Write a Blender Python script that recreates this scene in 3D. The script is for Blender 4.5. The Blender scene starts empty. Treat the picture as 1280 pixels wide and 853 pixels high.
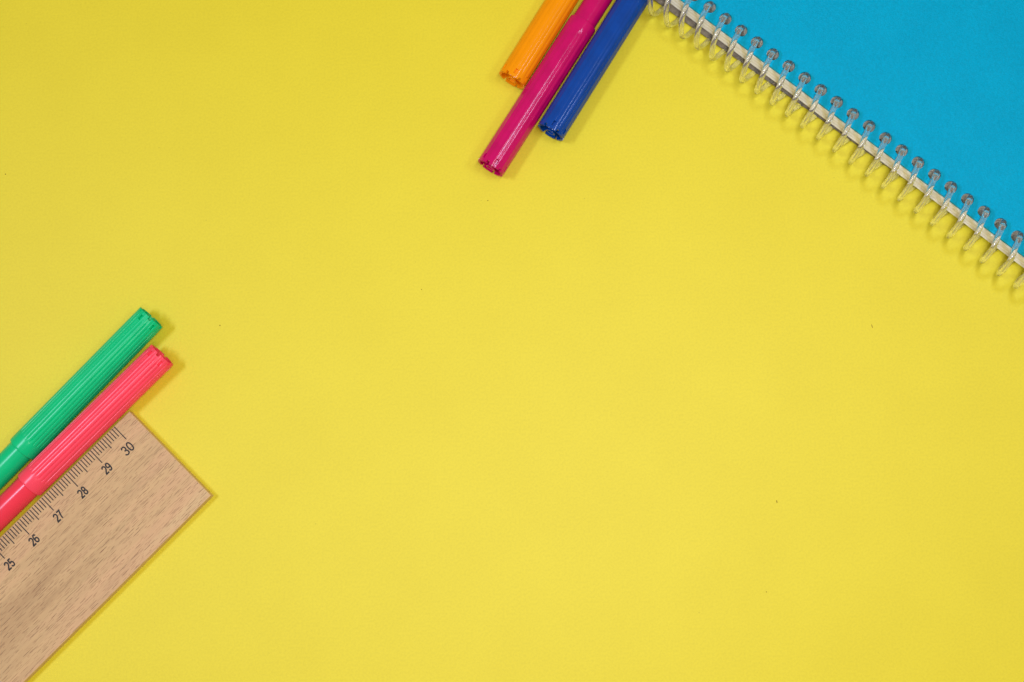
import bpy, bmesh, math, random
from mathutils import Matrix, Vector

random.seed(7)
CM = 0.01
sc = bpy.context.scene
col = sc.collection

# ------------------------------------------------------------------ camera
cam_d = bpy.data.cameras.new("camera")
cam = bpy.data.objects.new("camera", cam_d)
col.objects.link(cam)
cam_d.sensor_width = 36.0
cam_d.sensor_fit = 'HORIZONTAL'
cam_d.lens = 1600 / 1280 * 36.0
cam_d.clip_start = 0.01
cam_d.clip_end = 50
tx, ty = math.radians(8.521), math.radians(1.140)
R = Matrix.Rotation(ty, 3, 'Y') @ Matrix.Rotation(tx, 3, 'X')
cam.matrix_world = Matrix.Translation((0, 0, 38.935 * CM)) @ R.to_4x4()
sc.camera = cam

# ------------------------------------------------------------------ light
w = bpy.data.worlds.new("World")
sc.world = w
w.use_nodes = True
bg = w.node_tree.nodes['Background']
bg.inputs['Color'].default_value = (1.0, 0.70, 0.24, 1)
bg.inputs['Strength'].default_value = 0.33


def area(name, loc, target, sx, sy, power, colr=(1, 0.98, 0.95), roll=0.0):
    d = bpy.data.lights.new(name, 'AREA')
    d.shape = 'RECTANGLE'
    d.size, d.size_y = sx, sy
    d.energy = power
    d.color = colr
    o = bpy.data.objects.new(name, d)
    col.objects.link(o)
    z = (Vector(loc) - Vector(target)).normalized()
    yv = Vector((0, 1, 0))
    xv = yv.cross(z).normalized()
    yv = z.cross(xv)
    xv, yv = xv * math.cos(roll) + yv * math.sin(roll), yv * math.cos(roll) - xv * math.sin(roll)
    m = Matrix((xv, yv, z)).transposed().to_4x4()
    o.matrix_world = Matrix.Translation(loc) @ m
    return o


area("lamp_left", (-0.46, 0.06, 0.80), (0.0, 0.04, 0), 0.07, 0.22, 2.15, (0.84, 1.0, 1.40))
area("lamp_right", (0.50, 0.06, 0.80), (0.0, 0.04, 0), 0.07, 0.22, 0.98, (0.84, 1.0, 1.40))
area("overhead_strip", (0.04, 0.025, 0.46), (0.04, 0.025, 0), 0.05, 0.34, 1.07, (1.0, 0.98, 0.94), math.radians(-32))

sc.view_settings.view_transform = 'Standard'
sc.view_settings.look = 'None'
sc.view_settings.exposure = 0.05
sc.view_settings.gamma = 1.0
sc.cycles.use_denoising = True
sc.cycles.max_bounces = 16
sc.cycles.transmission_bounces = 14
sc.cycles.caustics_refractive = True
sc.cycles.caustics_reflective = True
sc.cycles.sample_clamp_indirect = 6.0

# ------------------------------------------------------------------ node helpers


def mat(name):
    m = bpy.data.materials.new(name)
    m.use_nodes = True
    nt = m.node_tree
    return m, nt, nt.nodes['Principled BSDF']


def nd(nt, typ, **kw):
    n = nt.nodes.new(typ)
    for k, v in kw.items():
        setattr(n, k, v)
    return n


def coords(nt, scale):
    tc = nd(nt, 'ShaderNodeTexCoord')
    mp = nd(nt, 'ShaderNodeMapping')
    mp.inputs['Scale'].default_value = scale
    nt.links.new(tc.outputs['Object'], mp.inputs['Vector'])
    return mp.outputs['Vector']


def noise(nt, vec, scale, detail=3, rough=0.5):
    n = nd(nt, 'ShaderNodeTexNoise')
    n.inputs['Scale'].default_value = scale
    n.inputs['Detail'].default_value = detail
    n.inputs['Roughness'].default_value = rough
    nt.links.new(vec, n.inputs['Vector'])
    return n.outputs['Fac']


def ramp(nt, fac, stops):
    r = nd(nt, 'ShaderNodeValToRGB')
    el = r.color_ramp.elements
    while len(el) < len(stops):
        el.new(0.5)
    for e, (p, c) in zip(el, stops):
        e.position = p
        e.color = c if len(c) == 4 else (*c, 1)
    nt.links.new(fac, r.inputs['Fac'])
    return r.outputs['Color']


def mixc(nt, fac, a, b, mode='MIX'):
    m = nd(nt, 'ShaderNodeMix', data_type='RGBA', blend_type=mode)
    for i, v in ((0, fac), (6, a), (7, b)):
        if isinstance(v, (int, float)):
            m.inputs[i].default_value = v
        elif isinstance(v, tuple):
            m.inputs[i].default_value = v if len(v) == 4 else (*v, 1)
        else:
            nt.links.new(v, m.inputs[i])
    return m.outputs[2]


def bump(nt, bsdf, height, strength, dist):
    b = nd(nt, 'ShaderNodeBump')
    b.inputs['Strength'].default_value = strength
    b.inputs['Distance'].default_value = dist
    nt.links.new(height, b.inputs['Height'])
    nt.links.new(b.outputs['Normal'], bsdf.inputs['Normal'])


def g(v):
    return (v, v, v, 1)


# ------------------------------------------------------------------ materials
m_paper, nt, b = mat("yellow_card")
v = coords(nt, (100, 100, 100))
blot = noise(nt, v, 0.35, 4, 0.6)
c1 = ramp(nt, blot, [(0.3, (0.778, 0.664, 0.020)), (0.7, (0.803, 0.690, 0.023))])
fine = noise(nt, v, 14, 4, 0.65)
c2 = ramp(nt, fine, [(0.30, g(0.93)), (0.55, g(1.0)), (0.72, g(1.03))])
c3 = mixc(nt, 1.0, c1, c2, 'MULTIPLY')
vo = nd(nt, 'ShaderNodeTexVoronoi')
vo.inputs['Scale'].default_value = 0.9
nt.links.new(v, vo.inputs['Vector'])
pin = ramp(nt, vo.outputs['Distance'], [(0.0, g(0.72)), (0.012, g(0.82)), (0.022, g(1.0))])
c4 = mixc(nt, 1.0, c3, pin, 'MULTIPLY')
nt.links.new(c4, b.inputs['Base Color'])
b.inputs['Roughness'].default_value = 0.55
b.inputs['Specular IOR Level'].default_value = 0.5
bump(nt, b, noise(nt, v, 30, 4, 0.6), 0.25, 0.00012)


def plastic(name, c, rough=0.24, dark=0.86, spec=0.38):
    m, nt, b = mat(name)
    v = coords(nt, (100, 100, 100))
    n = noise(nt, v, 2.2, 3)
    cc = mixc(nt, ramp(nt, n, [(0.35, g(0)), (0.7, g(1))]), tuple(x * dark for x in c), c)
    nt.links.new(cc, b.inputs['Base Color'])
    rr = ramp(nt, noise(nt, v, 1.3, 3, 0.5), [(0.3, g(rough - 0.02)), (0.75, g(rough + 0.04))])
    nt.links.new(rr, b.inputs['Roughness'])
    b.inputs['Specular IOR Level'].default_value = spec
    return m


m_orange = plastic("orange_plastic", (0.95, 0.320, 0.002), 0.16, 0.95)
m_magenta = plastic("magenta_plastic", (0.62, 0.002, 0.140), 0.15)
m_blue = plastic("blue_plastic", (0.000, 0.060, 0.370), 0.15)
m_green = plastic("green_plastic", (0.000, 0.580, 0.228), 0.26, 0.94, 0.28)
m_pink = plastic("coral_plastic", (1.0, 0.070, 0.130), 0.26, 0.95, 0.30)

m_pink_barrel = plastic("coral_red_plastic", (0.94, 0.045, 0.090), 0.22, 0.95, 0.34)

# beech wood, object space of the ruler: x along the grain
m_wood, nt, b = mat("beech_wood")
v = coords(nt, (100, 100, 100))
va = coords(nt, (10, 100, 100))
wide = noise(nt, va, 1.0, 3, 0.55)
c1 = ramp(nt, wide, [(0.28, (0.500, 0.315, 0.152)), (0.45, (0.610, 0.405, 0.200)), (0.60, (0.635, 0.394, 0.210)), (0.75, (0.660, 0.460, 0.236))])
vb = coords(nt, (30, 420, 100))
fib = noise(nt, vb, 1.6, 5, 0.72)
c2 = mixc(nt, 1.0, c1, ramp(nt, fib, [(0.26, g(0.82)), (0.5, g(0.99)), (0.76, g(1.10))]), 'MULTIPLY')


def flecks(nt, sx, sy, keep, lo, hi, off, colr, base, wid=0.13):
    """short dark medullary rays: one per jittered cell, longer than wide"""
    tc = nd(nt, 'ShaderNodeTexCoord')
    mp = nd(nt, 'ShaderNodeMapping')
    mp.inputs['Scale'].default_value = (100 * sx, 100 * sy, 0.0)
    mp.inputs['Location'].default_value = (off, off * 0.7, 0)
    nt.links.new(tc.outputs['Object'], mp.inputs['Vector'])
    vo = nd(nt, 'ShaderNodeTexVoronoi', voronoi_dimensions='2D')
    vo.inputs['Scale'].default_value = 1.0
    nt.links.new(mp.outputs['Vector'], vo.inputs['Vector'])
    sub = nd(nt, 'ShaderNodeVectorMath', operation='SUBTRACT')
    nt.links.new(mp.outputs['Vector'], sub.inputs[0])
    nt.links.new(vo.outputs['Position'], sub.inputs[1])
    sep = nd(nt, 'ShaderNodeSeparateXYZ')
    nt.links.new(sub.outputs['Vector'], sep.inputs[0])
    sepc = nd(nt, 'ShaderNodeSeparateColor')
    nt.links.new(vo.outputs['Color'], sepc.inputs[0])

    def ma(op, a, b_):
        m = nd(nt, 'ShaderNodeMath', operation=op)
        for i, q in enumerate((a, b_)):
            if isinstance(q, (int, float)):
                m.inputs[i].default_value = q
            else:
                nt.links.new(q, m.inputs[i])
        return m.outputs[0]
    ax = ma('ABSOLUTE', sep.outputs[0], 0)
    ay = ma('ABSOLUTE', sep.outputs[1], 0)
    ln = ma('MULTIPLY_ADD', sepc.outputs[0], hi - lo)
    ln.node.inputs[2].default_value = lo
    ex = ma('DIVIDE', ax, ln)
    e2 = ma('POWER', ex, 3.0)
    ey = ma('DIVIDE', ay, wid)
    d = ma('ADD', e2, ma('POWER', ey, 2.0))
    inside = ramp(nt, d, [(0.25, g(1)), (1.0, g(0))])
    on = ma('LESS_THAN', sepc.outputs[1], keep)
    st = ma('MULTIPLY_ADD', sepc.outputs[2], 0.6)
    st.node.inputs[2].default_value = 0.36
    f = ma('MULTIPLY', ma('MULTIPLY', inside, on), st)
    return mixc(nt, f, base, colr), f


c3, f1 = flecks(nt, 2.2, 13.5, 0.58, 0.16, 0.55, 0.0, (0.130, 0.048, 0.020), c2, 0.105)
c4, f2 = flecks(nt, 3.2, 20.0, 0.75, 0.15, 0.50, 3.7, (0.300, 0.140, 0.065), c3, 0.125)
nt.links.new(c4, b.inputs['Base Color'])
b.inputs['Roughness'].default_value = 0.55
b.inputs['Specular IOR Level'].default_value = 0.35
bump(nt, b, fib, 0.25, 0.00010)

m_edge, nt, b = mat("beech_edge")
v = coords(nt, (60, 60, 600))
nt.links.new(ramp(nt, noise(nt, v, 1.5, 3), [(0.3, (0.62, 0.42, 0.22)), (0.7, (0.72, 0.52, 0.30))]), b.inputs['Base Color'])
b.inputs['Roughness'].default_value = 0.6

m_ink, nt, b = mat("black_ink")
v = coords(nt, (100, 100, 100))
nt.links.new(ramp(nt, noise(nt, v, 18, 3), [(0.3, (0.006, 0.004, 0.003)), (0.75, (0.022, 0.014, 0.010))]), b.inputs['Base Color'])
b.inputs['Roughness'].default_value = 0.6

# textured polypropylene cover
m_cover, nt, b = mat("cyan_cover_plastic")
v = coords(nt, (100, 100, 100))
big = noise(nt, v, 0.5, 3)
c1 = ramp(nt, big, [(0.3, (0.0, 0.368, 0.625)), (0.7, (0.0, 0.396, 0.665))])
gr = noise(nt, v, 20, 3, 0.6)
c2 = mixc(nt, 1.0, c1, ramp(nt, gr, [(0.3, g(0.88)), (0.7, g(1.10))]), 'MULTIPLY')
nt.links.new(c2, b.inputs['Base Color'])
b.inputs['Roughness'].default_value = 0.33
b.inputs['Specular IOR Level'].default_value = 0.07
bump(nt, b, noise(nt, v, 30, 2, 0.55), 0.6, 0.0003)

m_pages = []
for i, c in enumerate([(0.92, 0.90, 0.84), (0.82, 0.78, 0.68), (0.94, 0.93, 0.89)]):
    m, nt, b = mat("page_paper_%s" % ("cream", "buff", "ivory")[i])
    v = coords(nt, (60, 400, 100))
    nt.links.new(mixc(nt, 1.0, (*c, 1), ramp(nt, noise(nt, v, 2.0, 3), [(0.3, g(0.86)), (0.7, g(1.05))]), 'MULTIPLY'), b.inputs['Base Color'])
    b.inputs['Roughness'].default_value = 0.8
    m_pages.append(m)

m_page_tint, nt, b = mat("page_blue_light_tint")  # ordinary page with blue light through the cover painted into its colour
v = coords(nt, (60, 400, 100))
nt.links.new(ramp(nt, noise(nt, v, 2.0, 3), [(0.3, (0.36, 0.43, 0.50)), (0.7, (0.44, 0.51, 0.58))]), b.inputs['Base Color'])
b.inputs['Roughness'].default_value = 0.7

m_board, nt, b = mat("grey_board")
v = coords(nt, (100, 100, 100))
nt.links.new(ramp(nt, noise(nt, v, 8, 4), [(0.3, (0.14, 0.115, 0.085)), (0.7, (0.24, 0.200, 0.150))]), b.inputs['Base Color'])
b.inputs['Roughness'].default_value = 0.85

m_coil, nt, b = mat("clear_plastic")
v = coords(nt, (100, 100, 100))
b.inputs['Base Color'].default_value = (0.97, 0.975, 0.965, 1)
b.inputs['Transmission Weight'].default_value = 0.93
b.inputs['IOR'].default_value = 1.46
nt.links.new(ramp(nt, noise(nt, v, 6, 3), [(0.3, g(0.04)), (0.7, g(0.08))]), b.inputs['Roughness'])

m_fleck, nt, b = mat("brown_dust")
v = coords(nt, (100, 100, 100))
nt.links.new(ramp(nt, noise(nt, v, 40, 2), [(0.3, (0.20, 0.11, 0.01)), (0.7, (0.36, 0.23, 0.02))]), b.inputs['Base Color'])
b.inputs['Roughness'].default_value = 0.9

# ------------------------------------------------------------------ mesh helpers


def mesh(name, verts, faces, m, smooth=False, angle=40):
    me = bpy.data.meshes.new(name)
    me.from_pydata([(x * CM, y * CM, z * CM) for x, y, z in verts], [], faces)
    me.validate()
    bm = bmesh.new()
    bm.from_mesh(me)
    bmesh.ops.recalc_face_normals(bm, faces=bm.faces)
    bm.to_mesh(me)
    bm.free()
    me.materials.append(m)
    if smooth:
        for p in me.polygons:
            p.use_smooth = True
        me.set_sharp_from_angle(angle=math.radians(angle))
    return me


def obj(name, me, parent=None, loc=(0, 0, 0), rot=(0, 0, 0)):
    o = bpy.data.objects.new(name, me)
    col.objects.link(o)
    o.parent = parent
    o.location = tuple(q * CM for q in loc)
    o.rotation_euler = rot
    return o


def thing(name, label, cat, x, y, rz, group=None):
    o = bpy.data.objects.new(name, None)
    o.empty_display_size = 0.01
    col.objects.link(o)
    o.location = (x * CM, y * CM, 0)
    o.rotation_euler = (0, 0, rz)
    o['label'] = label
    o['category'] = cat
    if group:
        o['group'] = group
    return o


def box(x0, x1, y0, y1, z0, z1):
    vs = [(x, y, z) for z in (z0, z1) for y in (y0, y1) for x in (x0, x1)]
    fs = [(0, 2, 3, 1), (4, 5, 7, 6), (0, 1, 5, 4), (2, 6, 7, 3), (0, 4, 6, 2), (1, 3, 7, 5)]
    return vs, fs


# ------------------------------------------------------------------ the paper everything lies on
vs, fs = [], []
N = 24
for j in range(N + 1):
    for i in range(N + 1):
        vs.append((-90 + 180 * i / N, -90 + 180 * j / N, 0))
for j in range(N):
    for i in range(N):
        a = j * (N + 1) + i
        fs.append((a, a + 1, a + N + 2, a + N + 1))
paper = obj("yellow_paper", mesh("yellow_paper", vs, fs, m_paper))
paper['kind'] = 'structure'

for (x, y, ln, wd, a) in [(-9.82, 6.35, .07, .05, 20), (-3.58, 7.46, .07, .035, -50), (10.26, 6.26, .20, .026, -75),
                          (7.19, 0.93, .16, .036, 100), (6.80, -1.74, .05, .05, 0), (-1.53, 10.28, .06, .04, 60),
                          (-16.80, 11.22, .06, .05, 90)]:
    pts = []
    for k in range(8):
        t = 2 * math.pi * k / 8
        rr = random.uniform(.75, 1.1)
        pts.append((math.cos(t) * ln * .36 * rr, math.sin(t) * wd * .36 * rr, .002))
    vs = pts + [(px * .7, py * .6, .014) for px, py, _ in pts]
    fs = [tuple(range(7, -1, -1)), tuple(range(8, 16))] + [(k, (k + 1) % 8, 8 + (k + 1) % 8, 8 + k) for k in range(8)]
    obj("dust_fleck", mesh("dust_fleck", vs, fs, m_fleck), paper, (x, y, 0.0), (0, 0, math.radians(a)))

# ------------------------------------------------------------------ felt tip pens
CAP_R, BAR_R, CAP_L = 0.458, 0.388, 5.53


def cap_mesh(name, m, roll, nfl, rib, cut):
    NT = 360
    slots = 6
    depth = 0.30
    rings = []          # (kind, x, r)
    # end face from the middle outwards
    for r, rec in [(0.0, .05), (.10, .05), (.118, .05), (.122, 0), (.150, 0), (.154, -1), (.25, -1), (.372, -1), (.376, 0), (.386, 0)]:
        rings.append(('end', rec, r))
    for k in range(1, 6):                                   # rounded rim
        t = k / 5 * math.pi / 2
        rings.append(('out', .045 * (1 - math.sin(t)), CAP_R - .065 + .055 * (1 - math.cos(t)) + .010 * k / 5 - .0))
    for x in [.075, .098, .104, .18, .262, .268, .31, .36]:
        rings.append(('out', x, CAP_R))
    for x in [.8, 1.6, 2.4, 3.2, 4.0, 4.6, 4.9, 5.0, 5.06, 5.10, 5.13, 5.15]:
        rings.append(('out', x, CAP_R))
    for x in [5.17, 5.25, 5.40, 5.47]:
        rings.append(('collar', x, CAP_R + .002))
    rings += [('collar', 5.512, CAP_R), ('collar', 5.526, CAP_R - .006), ('collar', 5.53, CAP_R - .016), ('collar', 5.53, BAR_R - .02)]
    vs, fs = [], []
    for (kind, x0, r0) in rings:
        for j in range(NT):
            th = 2 * math.pi * j / NT
            a = ((th + roll) * slots / (2 * math.pi)) % 1.0     # 0..1 within one sixth
            web = abs(a - .5) < .075                            # radial web in the middle of the sixth
            slot = a < .085 or a > .915                         # notch on the sixth's border
            x, r = x0, r0
            notch = abs(a - .5) < .10                           # nick in the rim over the web
            if kind == 'end':
                if x0 < 0:
                    x = 0.10 if web else depth
                if r0 > .374 and notch:
                    x = .085
            else:
                if kind == 'out':
                    f = min(1, max(0, (5.15 - x0) / .10)) * min(1, max(.25, x0 / .3))
                    ph = .5 - .5 * math.cos((th + roll) * nfl)
                    r = r0 - f * (rib * (1 - ph) + cut * max(0, 1 - ph / .14))                # softly domed ribs
                    r -= .003 * (1 - min(1, x0 / 3))            # draft of the moulding
                if notch and x0 < .085:
                    x = .085
                if slot and .10 < x0 < .265:                    # small window through the wall
                    r = CAP_R - .10
            vs.append((x, r * math.sin(th), r * math.cos(th)))
    n = len(rings)
    for i in range(n - 1):
        for j in range(NT):
            j2 = (j + 1) % NT
            a, b_, c, d = i * NT + j, i * NT + j2, (i + 1) * NT + j2, (i + 1) * NT + j
            if i == 0:
                fs.append((a, c, d))
            else:
                fs.append((a, b_, c, d))
    # one centre vertex
    fs = [tuple(0 if q < NT else q for q in f) for f in fs]
    return mesh(name, vs, fs, m, True, 32)


def barrel_mesh(name, m):
    NT = 64
    prof = [(4.4, .30), (4.4, BAR_R), (9.0, BAR_R), (13.3, BAR_R), (13.36, BAR_R - .02), (13.38, BAR_R - .06), (13.38, .0)]
    vs, fs = [], []
    for x, r in prof:
        for j in range(NT):
            th = 2 * math.pi * j / NT
            vs.append((x, r * math.sin(th), r * math.cos(th)))
    for i in range(len(prof) - 1):
        for j in range(NT):
            j2 = (j + 1) % NT
            fs.append((i * NT + j, i * NT + j2, (i + 1) * NT + j2, (i + 1) * NT + j))
    last = (len(prof) - 1) * NT
    fs = [tuple(last if q >= last else q for q in f) for f in fs]
    fs = [tuple(dict.fromkeys(f)) for f in fs]
    return mesh(name, vs, fs, m, True, 40)


def pen(label, m, tip, far, roll, nfl=16, rib=.0076, m_barrel=None, cut=.003):
    dx, dy = far[0] - tip[0], far[1] - tip[1]
    t = thing("felt_tip_pen", label, "pen", tip[0], tip[1], math.atan2(dy, dx), "felt tip pens lying on the yellow paper")
    # the collar and the barrel's end carry the pen, so the axis falls slightly towards the end
    slope = math.atan2(CAP_R - BAR_R, 13.38 - CAP_L)
    z_tip = CAP_R + .004 + math.tan(slope) * CAP_L
    obj("cap", cap_mesh("cap", m, roll, nfl, rib, cut), t, (0, 0, z_tip), (0, slope, 0))
    obj("barrel", barrel_mesh("barrel", m_barrel or m), t, (0, 0, z_tip), (0, slope, 0))
    return t


D = math.radians
pen("orange felt tip pen whose cap lies left of the magenta pen", m_orange, (-.778, 14.018), (.702, 16.471), D(8))
pen("magenta felt tip pen in the middle of the three at the top", m_magenta, (-1.436, 11.175), (1.481, 15.891), D(18))
pen("dark blue felt tip pen beside the magenta one, nearest the spiral notebook", m_blue, (.430, 12.313), (2.721, 16.075), D(2))
pen("green felt tip pen lying beyond the coral pink pen", m_green, (-11.800, 6.525), (-15.575, 2.510), D(12), 22, .0075, cut=.0165)
pen("coral pink felt tip pen lying along the wooden ruler's numbered edge", m_pink, (-11.424, 5.364), (-15.284, 1.441), D(25), 22, .0095, m_pink_barrel, cut=.021)

# ------------------------------------------------------------------ wooden ruler
RA = math.radians(45.55)
ruler = thing("wooden_ruler", "pale beech wooden ruler with black centimetre marks beside the coral pen", "ruler", -12.374, 3.614, RA)
RW, RT = 3.57, 0.36


def rounded_bar(x0, x1, y0, y1, z0, z1, e):
    prof = [(y0 + e, z0), (y1 - e, z0), (y1, z0 + e), (y1, z1 - e), (y1 - e * .4, z1 - e * .25), (y1 - e * 1.2, z1),
            (y0 + e * 1.2, z1), (y0 + e * .4, z1 - e * .25), (y0, z1 - e), (y0, z0 + e)]
    xs = [(x0, e), (x0 + e * .5, 0), (x1 - e * .5, 0), (x1, e)]
    vs, fs = [], []
    cy, cz = (y0 + y1) / 2, (z0 + z1) / 2
    for x, ins in xs:
        for (y, z) in prof:
            yy = y - math.copysign(min(ins * .6, abs(y - cy)), y - cy)
            zz = z - math.copysign(min(ins * .6, abs(z - cz)), z - cz)
            vs.append((x, yy, zz))
    n = len(prof)
    for i in range(len(xs) - 1):
        for k in range(n):
            k2 = (k + 1) % n
            fs.append((i * n + k, i * n + k2, (i + 1) * n + k2, (i + 1) * n + k))
    fs.append(tuple(range(n)))
    fs.append(tuple(range((len(xs) - 1) * n, len(xs) * n)))
    return vs, fs


vs, fs = rounded_bar(-31.3, 0, -RW, .062, 0, RT, .014)
rb = mesh("ruler_body", vs, fs, m_wood)
rb.materials.append(m_edge)
for p in rb.polygons:
    if abs(p.normal.z) < .75:
        p.material_index = 1
obj("ruler_body", rb, ruler)

X30 = -.640
tick_me = {}
for nm, ln in (("mm", .275), ("half", .385), ("cm", .500)):
    vs, fs = box(-.015, .015, -ln, .035, 0, .0022)
    tick_me[nm] = mesh("tick_mark", vs, fs, m_ink)
for k in range(0, 71):
    kind = "cm" if k % 10 == 0 else ("half" if k % 5 == 0 else "mm")
    obj("tick_mark", tick_me[kind], ruler, (X30 - k * .1, 0, RT - .0002))


def arc(cx, cy, rx, ry, a0, a1, n=22, p=2.15):
    out = []
    for k in range(n + 1):
        t = math.radians(a0 + (a1 - a0) * k / n)
        c, q = math.cos(t), math.sin(t)
        out.append((cx + rx * math.copysign(abs(c) ** (2 / p), c), cy + ry * math.copysign(abs(q) ** (2 / p), q)))
    return out


SIX = [arc(.28, .300, .225, .255, 0, 360, 36), arc(.305, .500, .250, .455, 205, 38)]
STROKES = {
    '0': [arc(.28, .5, .225, .455, 0, 360, 44)],
    '2': [arc(.28, .715, .225, .240, 172, -25, 22) + [(.43, .50), (.30, .355), (.17, .225), (.085, .12), (.06, .045), (.53, .045)]],
    '3': [arc(.27, .735, .20, .220, 168, -90), arc(.27, .280, .230, .235, 90, -168), [(.19, .515), (.29, .515)]],
    '4': [[(.42, 0), (.42, .955), (.04, .28), (.56, .28)]],
    '5': [[(.49, .955), (.13, .955), (.085, .50)], arc(.275, .315, .225, .270, 148, -165)],
    '6': SIX,
    '7': [[(.04, .955), (.515, .955), (.40, .74), (.30, .50), (.235, .26), (.21, 0)]],
    '8': [arc(.28, .735, .190, .220, 0, 360, 32), arc(.28, .275, .225, .230, 0, 360, 32)],
    '9': [[(.56 - x, 1 - y) for x, y in st] for st in SIX],
}


def digits(txt, height, squeeze, weight):
    vs, fs = [], []
    lay = 0
    for ci, ch in enumerate(txt):
        ox = (ci - (len(txt) - 1) / 2) * .66 - .28
        for st in STROKES[ch]:
            closed = math.hypot(st[0][0] - st[-1][0], st[0][1] - st[-1][1]) < 1e-6
            if closed:
                st = st[:-1]
            n = len(st)
            base = len(vs)
            z1 = .0016 + lay * .0003
            lay += 1
            for k, (x, y) in enumerate(st):
                p0 = st[(k - 1) % n] if closed or k > 0 else None
                p1 = st[(k + 1) % n] if closed or k < n - 1 else None
                d0 = Vector((x - p0[0], y - p0[1])).normalized() if p0 else None
                d1 = Vector((p1[0] - x, p1[1] - y)).normalized() if p1 else None
                d0, d1 = d0 or d1, d1 or d0
                tn = (d0 + d1).normalized()
                nn = Vector((-tn.y, tn.x))
                k_ = 1 / max(.55, nn.dot(Vector((-d0.y, d0.x))))
                for sgn in (1, -1):
                    px = x + nn.x * sgn * weight / 2 * k_
                    py = y + nn.y * sgn * weight / 2 * k_
                    for z in (0, z1):
                        vs.append(((px + ox) * height * squeeze, (py - .5) * height, z))
            m_ = n if closed else n - 1
            for k in range(m_):
                a, b_ = base + 4 * k, base + 4 * ((k + 1) % n)
                fs += [(a + 1, b_ + 1, b_ + 3, a + 3), (a, b_, b_ + 1, a + 1), (a + 2, a + 3, b_ + 3, b_ + 2)]
            if not closed:
                e = base + 4 * (n - 1)
                fs += [(base, base + 1, base + 3, base + 2), (e, e + 2, e + 3, e + 1)]
    return mesh("numeral", vs, fs, m_ink)


for n in range(23, 31):
    h, sq, wt, x, y = (.300, .98, .150, X30 - .165, -.742) if n == 30 else (.268, .82, .190, X30 - (30 - n) - .012, -.728)
    obj("numeral", digits(str(n), h, sq, wt), ruler, (x, y, RT - .0002))

# ------------------------------------------------------------------ spiral notebook
# local frame: x along the bound edge (pitch P between holes), v = -y out of the book towards the paper, z up
P = .61678
NB_A = math.radians(-39.032)
book = thing("spiral_notebook", "spiral bound notebook with cyan plastic cover and clear plastic coil", "notebook", 5.421, 16.234, NB_A)
K0, K1 = -7, 26
HOLE = .188
EDGE = .373
DEEP = -14.5


def holed_sheet(name, m, thick, edge=EDGE, hole=HOLE, stretch=1.0):
    NS = 24
    vs, fs = [], []
    mid = -.42

    def add(x, v_, z):
        vs.append((x, -v_, z))
        return len(vs) - 1
    for k in range(K0, K1 + 1):
        cx = k * P
        x0, x1 = cx - P / 2, cx + P / 2
        rows = []
        for z in (0, thick):
            inn, out = [], []
            for j in range(NS):
                t = 2 * math.pi * j / NS + math.pi / NS
                c, s = math.cos(t), math.sin(t)
                # round towards the book, a little squarer towards the edge
                q = (abs(c) ** 2.5 + abs(s) ** 2.5) ** (-1 / 2.5) if s > 0 else 1.0
                inn.append(add(cx + hole * q * c, hole * stretch * q * s, z))
                tx_ = (P / 2) / abs(c) if abs(c) > 1e-9 else 1e9
                ty_ = (edge if s > 0 else -mid) / abs(s) if abs(s) > 1e-9 else 1e9
                d = min(tx_, ty_)
                out.append(add(cx + d * c, d * s, z))
            cor = [add(x1, edge, z), add(x0, edge, z), add(x0, mid, z), add(x1, mid, z)]
            rows.append((inn, out, cor))
            for j in range(NS):
                j2 = (j + 1) % NS
                a, b_ = vs[out[j]], vs[out[j2]]
                f = [inn[j], out[j], out[j2], inn[j2]]
                # a corner of the cell falls between two outer points
                if abs(a[0] - b_[0]) > 1e-6 and abs(a[1] - b_[1]) > 1e-6:
                    best = min(cor, key=lambda q: math.hypot(vs[q][0] - (a[0] if abs(abs(a[0] - cx) - P / 2) < 1e-6 else b_[0]),
                                                             vs[q][1] - (b_[1] if abs(abs(a[0] - cx) - P / 2) < 1e-6 else a[1])))
                    f = [inn[j], out[j], best, out[j2], inn[j2]]
                fs.append(tuple(f))
            b0, b1 = add(x0, DEEP, z), add(x1, DEEP, z)
            fs.append((cor[2], cor[3], b1, b0))
        (i0, o0, c0), (i1, o1, c1) = rows
        for j in range(NS):
            j2 = (j + 1) % NS
            fs.append((i0[j], i0[j2], i1[j2], i1[j]))
        fs.append((c0[0], c0[1], c1[1], c1[0]))
    xa, xb = (K0 - .5) * P, (K1 + .5) * P
    for x in (xa, xb):
        q = [add(x, edge, 0), add(x, DEEP, 0), add(x, DEEP, thick), add(x, edge, thick)]
        fs.append(tuple(q))
    q = [add(xa, DEEP, 0), add(xb, DEEP, 0), add(xb, DEEP, thick), add(xa, DEEP, thick)]
    fs.append(tuple(q))
    me = mesh(name, vs, fs, m)
    bm = bmesh.new()
    bm.from_mesh(me)
    bmesh.ops.remove_doubles(bm, verts=bm.verts, dist=1e-7)
    bmesh.ops.recalc_face_normals(bm, faces=bm.faces)
    bm.to_mesh(me)
    bm.free()
    return me


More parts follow.
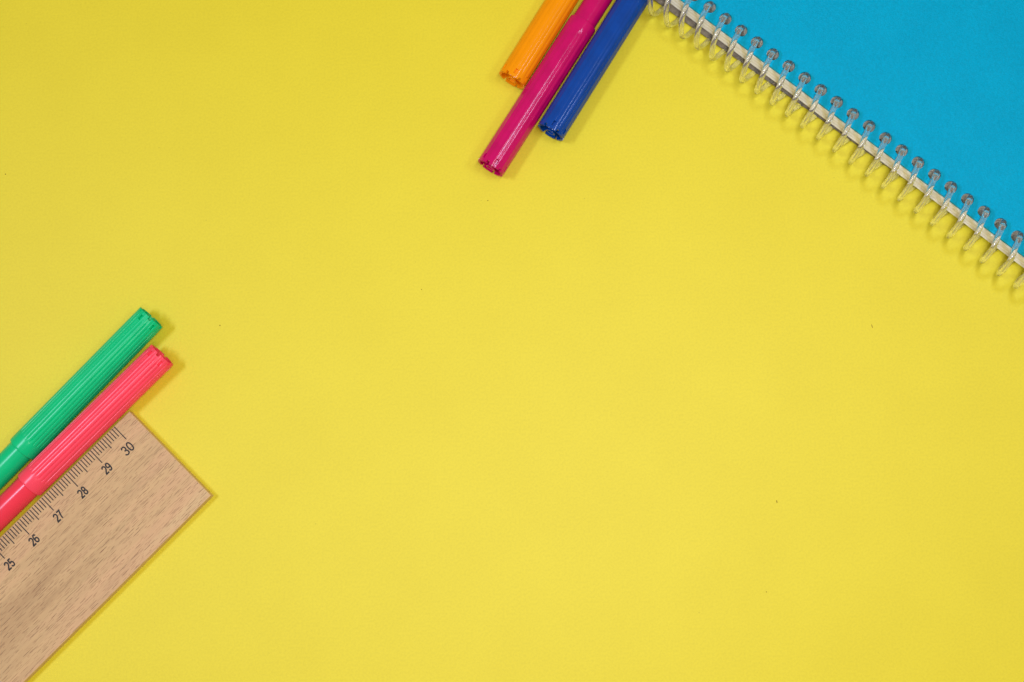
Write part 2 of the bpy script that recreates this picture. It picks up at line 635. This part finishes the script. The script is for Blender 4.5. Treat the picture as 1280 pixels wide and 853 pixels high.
Z0 = .20
NP = 20
PT = .0285
ztop = Z0 + .008
page_me = [holed_sheet("page", m, .0262, EDGE, .212) for m in m_pages + [m_page_tint]]
for i in range(NP):
    low = 1 - i / (NP - 1)
    dv = .055 * low ** 1.3 + random.uniform(-.007, .007)
    du = random.uniform(-.010, .010)
    mi = 1 if random.random() < .22 else (2 if random.random() < .5 else 0)
    if i >= NP - 2:  # two top pages carry the painted blue light that shows in the holes
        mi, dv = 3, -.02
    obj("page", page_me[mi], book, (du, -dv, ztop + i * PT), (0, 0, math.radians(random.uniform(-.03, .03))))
ztop += NP * PT
cov = obj("front_cover", holed_sheet("front_cover", m_cover, .075, EDGE + .004), book, (0, 0, ztop + .004))
ZC = ztop + .059
bk = obj("back_cover", holed_sheet("back_cover", m_board, .045, EDGE, .20), book, (0, 0, .125))
bk.rotation_euler = (0, 0, math.radians(1.35))
bk.location = (0, -.195 * CM, .085 * CM)

# the coil: straight up through the holes, then round the outside to the next hole
SR = .086
CR = .605
zc, vc = SR + CR + .003, .565
SEG = 40


def spline(kn, f):
    """monotone cubic through the knots, flat outside them"""
    if f <= kn[0][0]:
        return kn[0][1]
    if f >= kn[-1][0]:
        return kn[-1][1]
    sl = [(b_[1] - a_[1]) / (b_[0] - a_[0]) for a_, b_ in zip(kn, kn[1:])]
    m_ = [0.0] + [2 * p_ * q_ / (p_ + q_) for p_, q_ in zip(sl, sl[1:])] + [0.0]
    for i_ in range(len(sl)):
        x0, y0 = kn[i_]
        x1, y1 = kn[i_ + 1]
        if f <= x1:
            h_ = x1 - x0
            t_ = (f - x0) / h_
            return ((1 + 2 * t_) * (1 - t_) ** 2 * y0 + t_ * (1 - t_) ** 2 * h_ * m_[i_]
                    + t_ * t_ * (3 - 2 * t_) * y1 + t_ * t_ * (t_ - 1) * h_ * m_[i_ + 1])


path = []
for k in range(K0 - 1, K1 + 1):
    # the coil leans along the spine: more at one end than at the other
    q = min(1.0, max(0.0, (k + 2) / 9.0))
    par = max(0.0, (k - 7) / 11.0)
    knots = [(.16, 0), (.33, .30 + .02 * q), (.50, .74 - .36 * q + par * .06),
             (.67, .94 - .55 * q + par * .10), (.735, .97 - .50 * q + par * .10), (.885, 1)]
    for i in range(SEG):
        f = i / SEG                       # 0: inner side, half way up; going over the top, round and back below
        t = math.pi - 2 * math.pi * f     # pi -> -pi
        c, s = math.cos(t), math.sin(t)
        n_ = 3.6 if c < 0 else 2.0
        vv = vc + math.copysign(CR * abs(c) ** (2 / n_), c)
        zz = zc + math.copysign(CR * abs(s) ** (2 / n_), s)
        # progress along the book: none while inside the block
        a = spline(knots, f)
        u = k + a
        path.append(Vector((u * P, -vv + .004 * math.sin(k * 2.3), zz)))
NT = 14
vs, fs = [], []
n = len(path)
nx = None
for i, p in enumerate(path):
    tan = (path[min(n - 1, i + 1)] - path[max(0, i - 1)]).normalized()
    if nx is None:
        nx = tan.orthogonal().normalized()
    nx = (nx - tan * nx.dot(tan)).normalized()
    ny = tan.cross(nx)
    for j in range(NT):
        th = 2 * math.pi * j / NT
        q = p + (nx * math.cos(th) + ny * math.sin(th)) * SR
        vs.append(tuple(q))
for i in range(n - 1):
    for j in range(NT):
        j2 = (j + 1) % NT
        fs.append((i * NT + j, i * NT + j2, (i + 1) * NT + j2, (i + 1) * NT + j))
fs.append(tuple(range(NT)))
fs.append(tuple(range((n - 1) * NT, n * NT)))
obj("spiral_coil", mesh("spiral_coil", vs, fs, m_coil, True, 60), book)
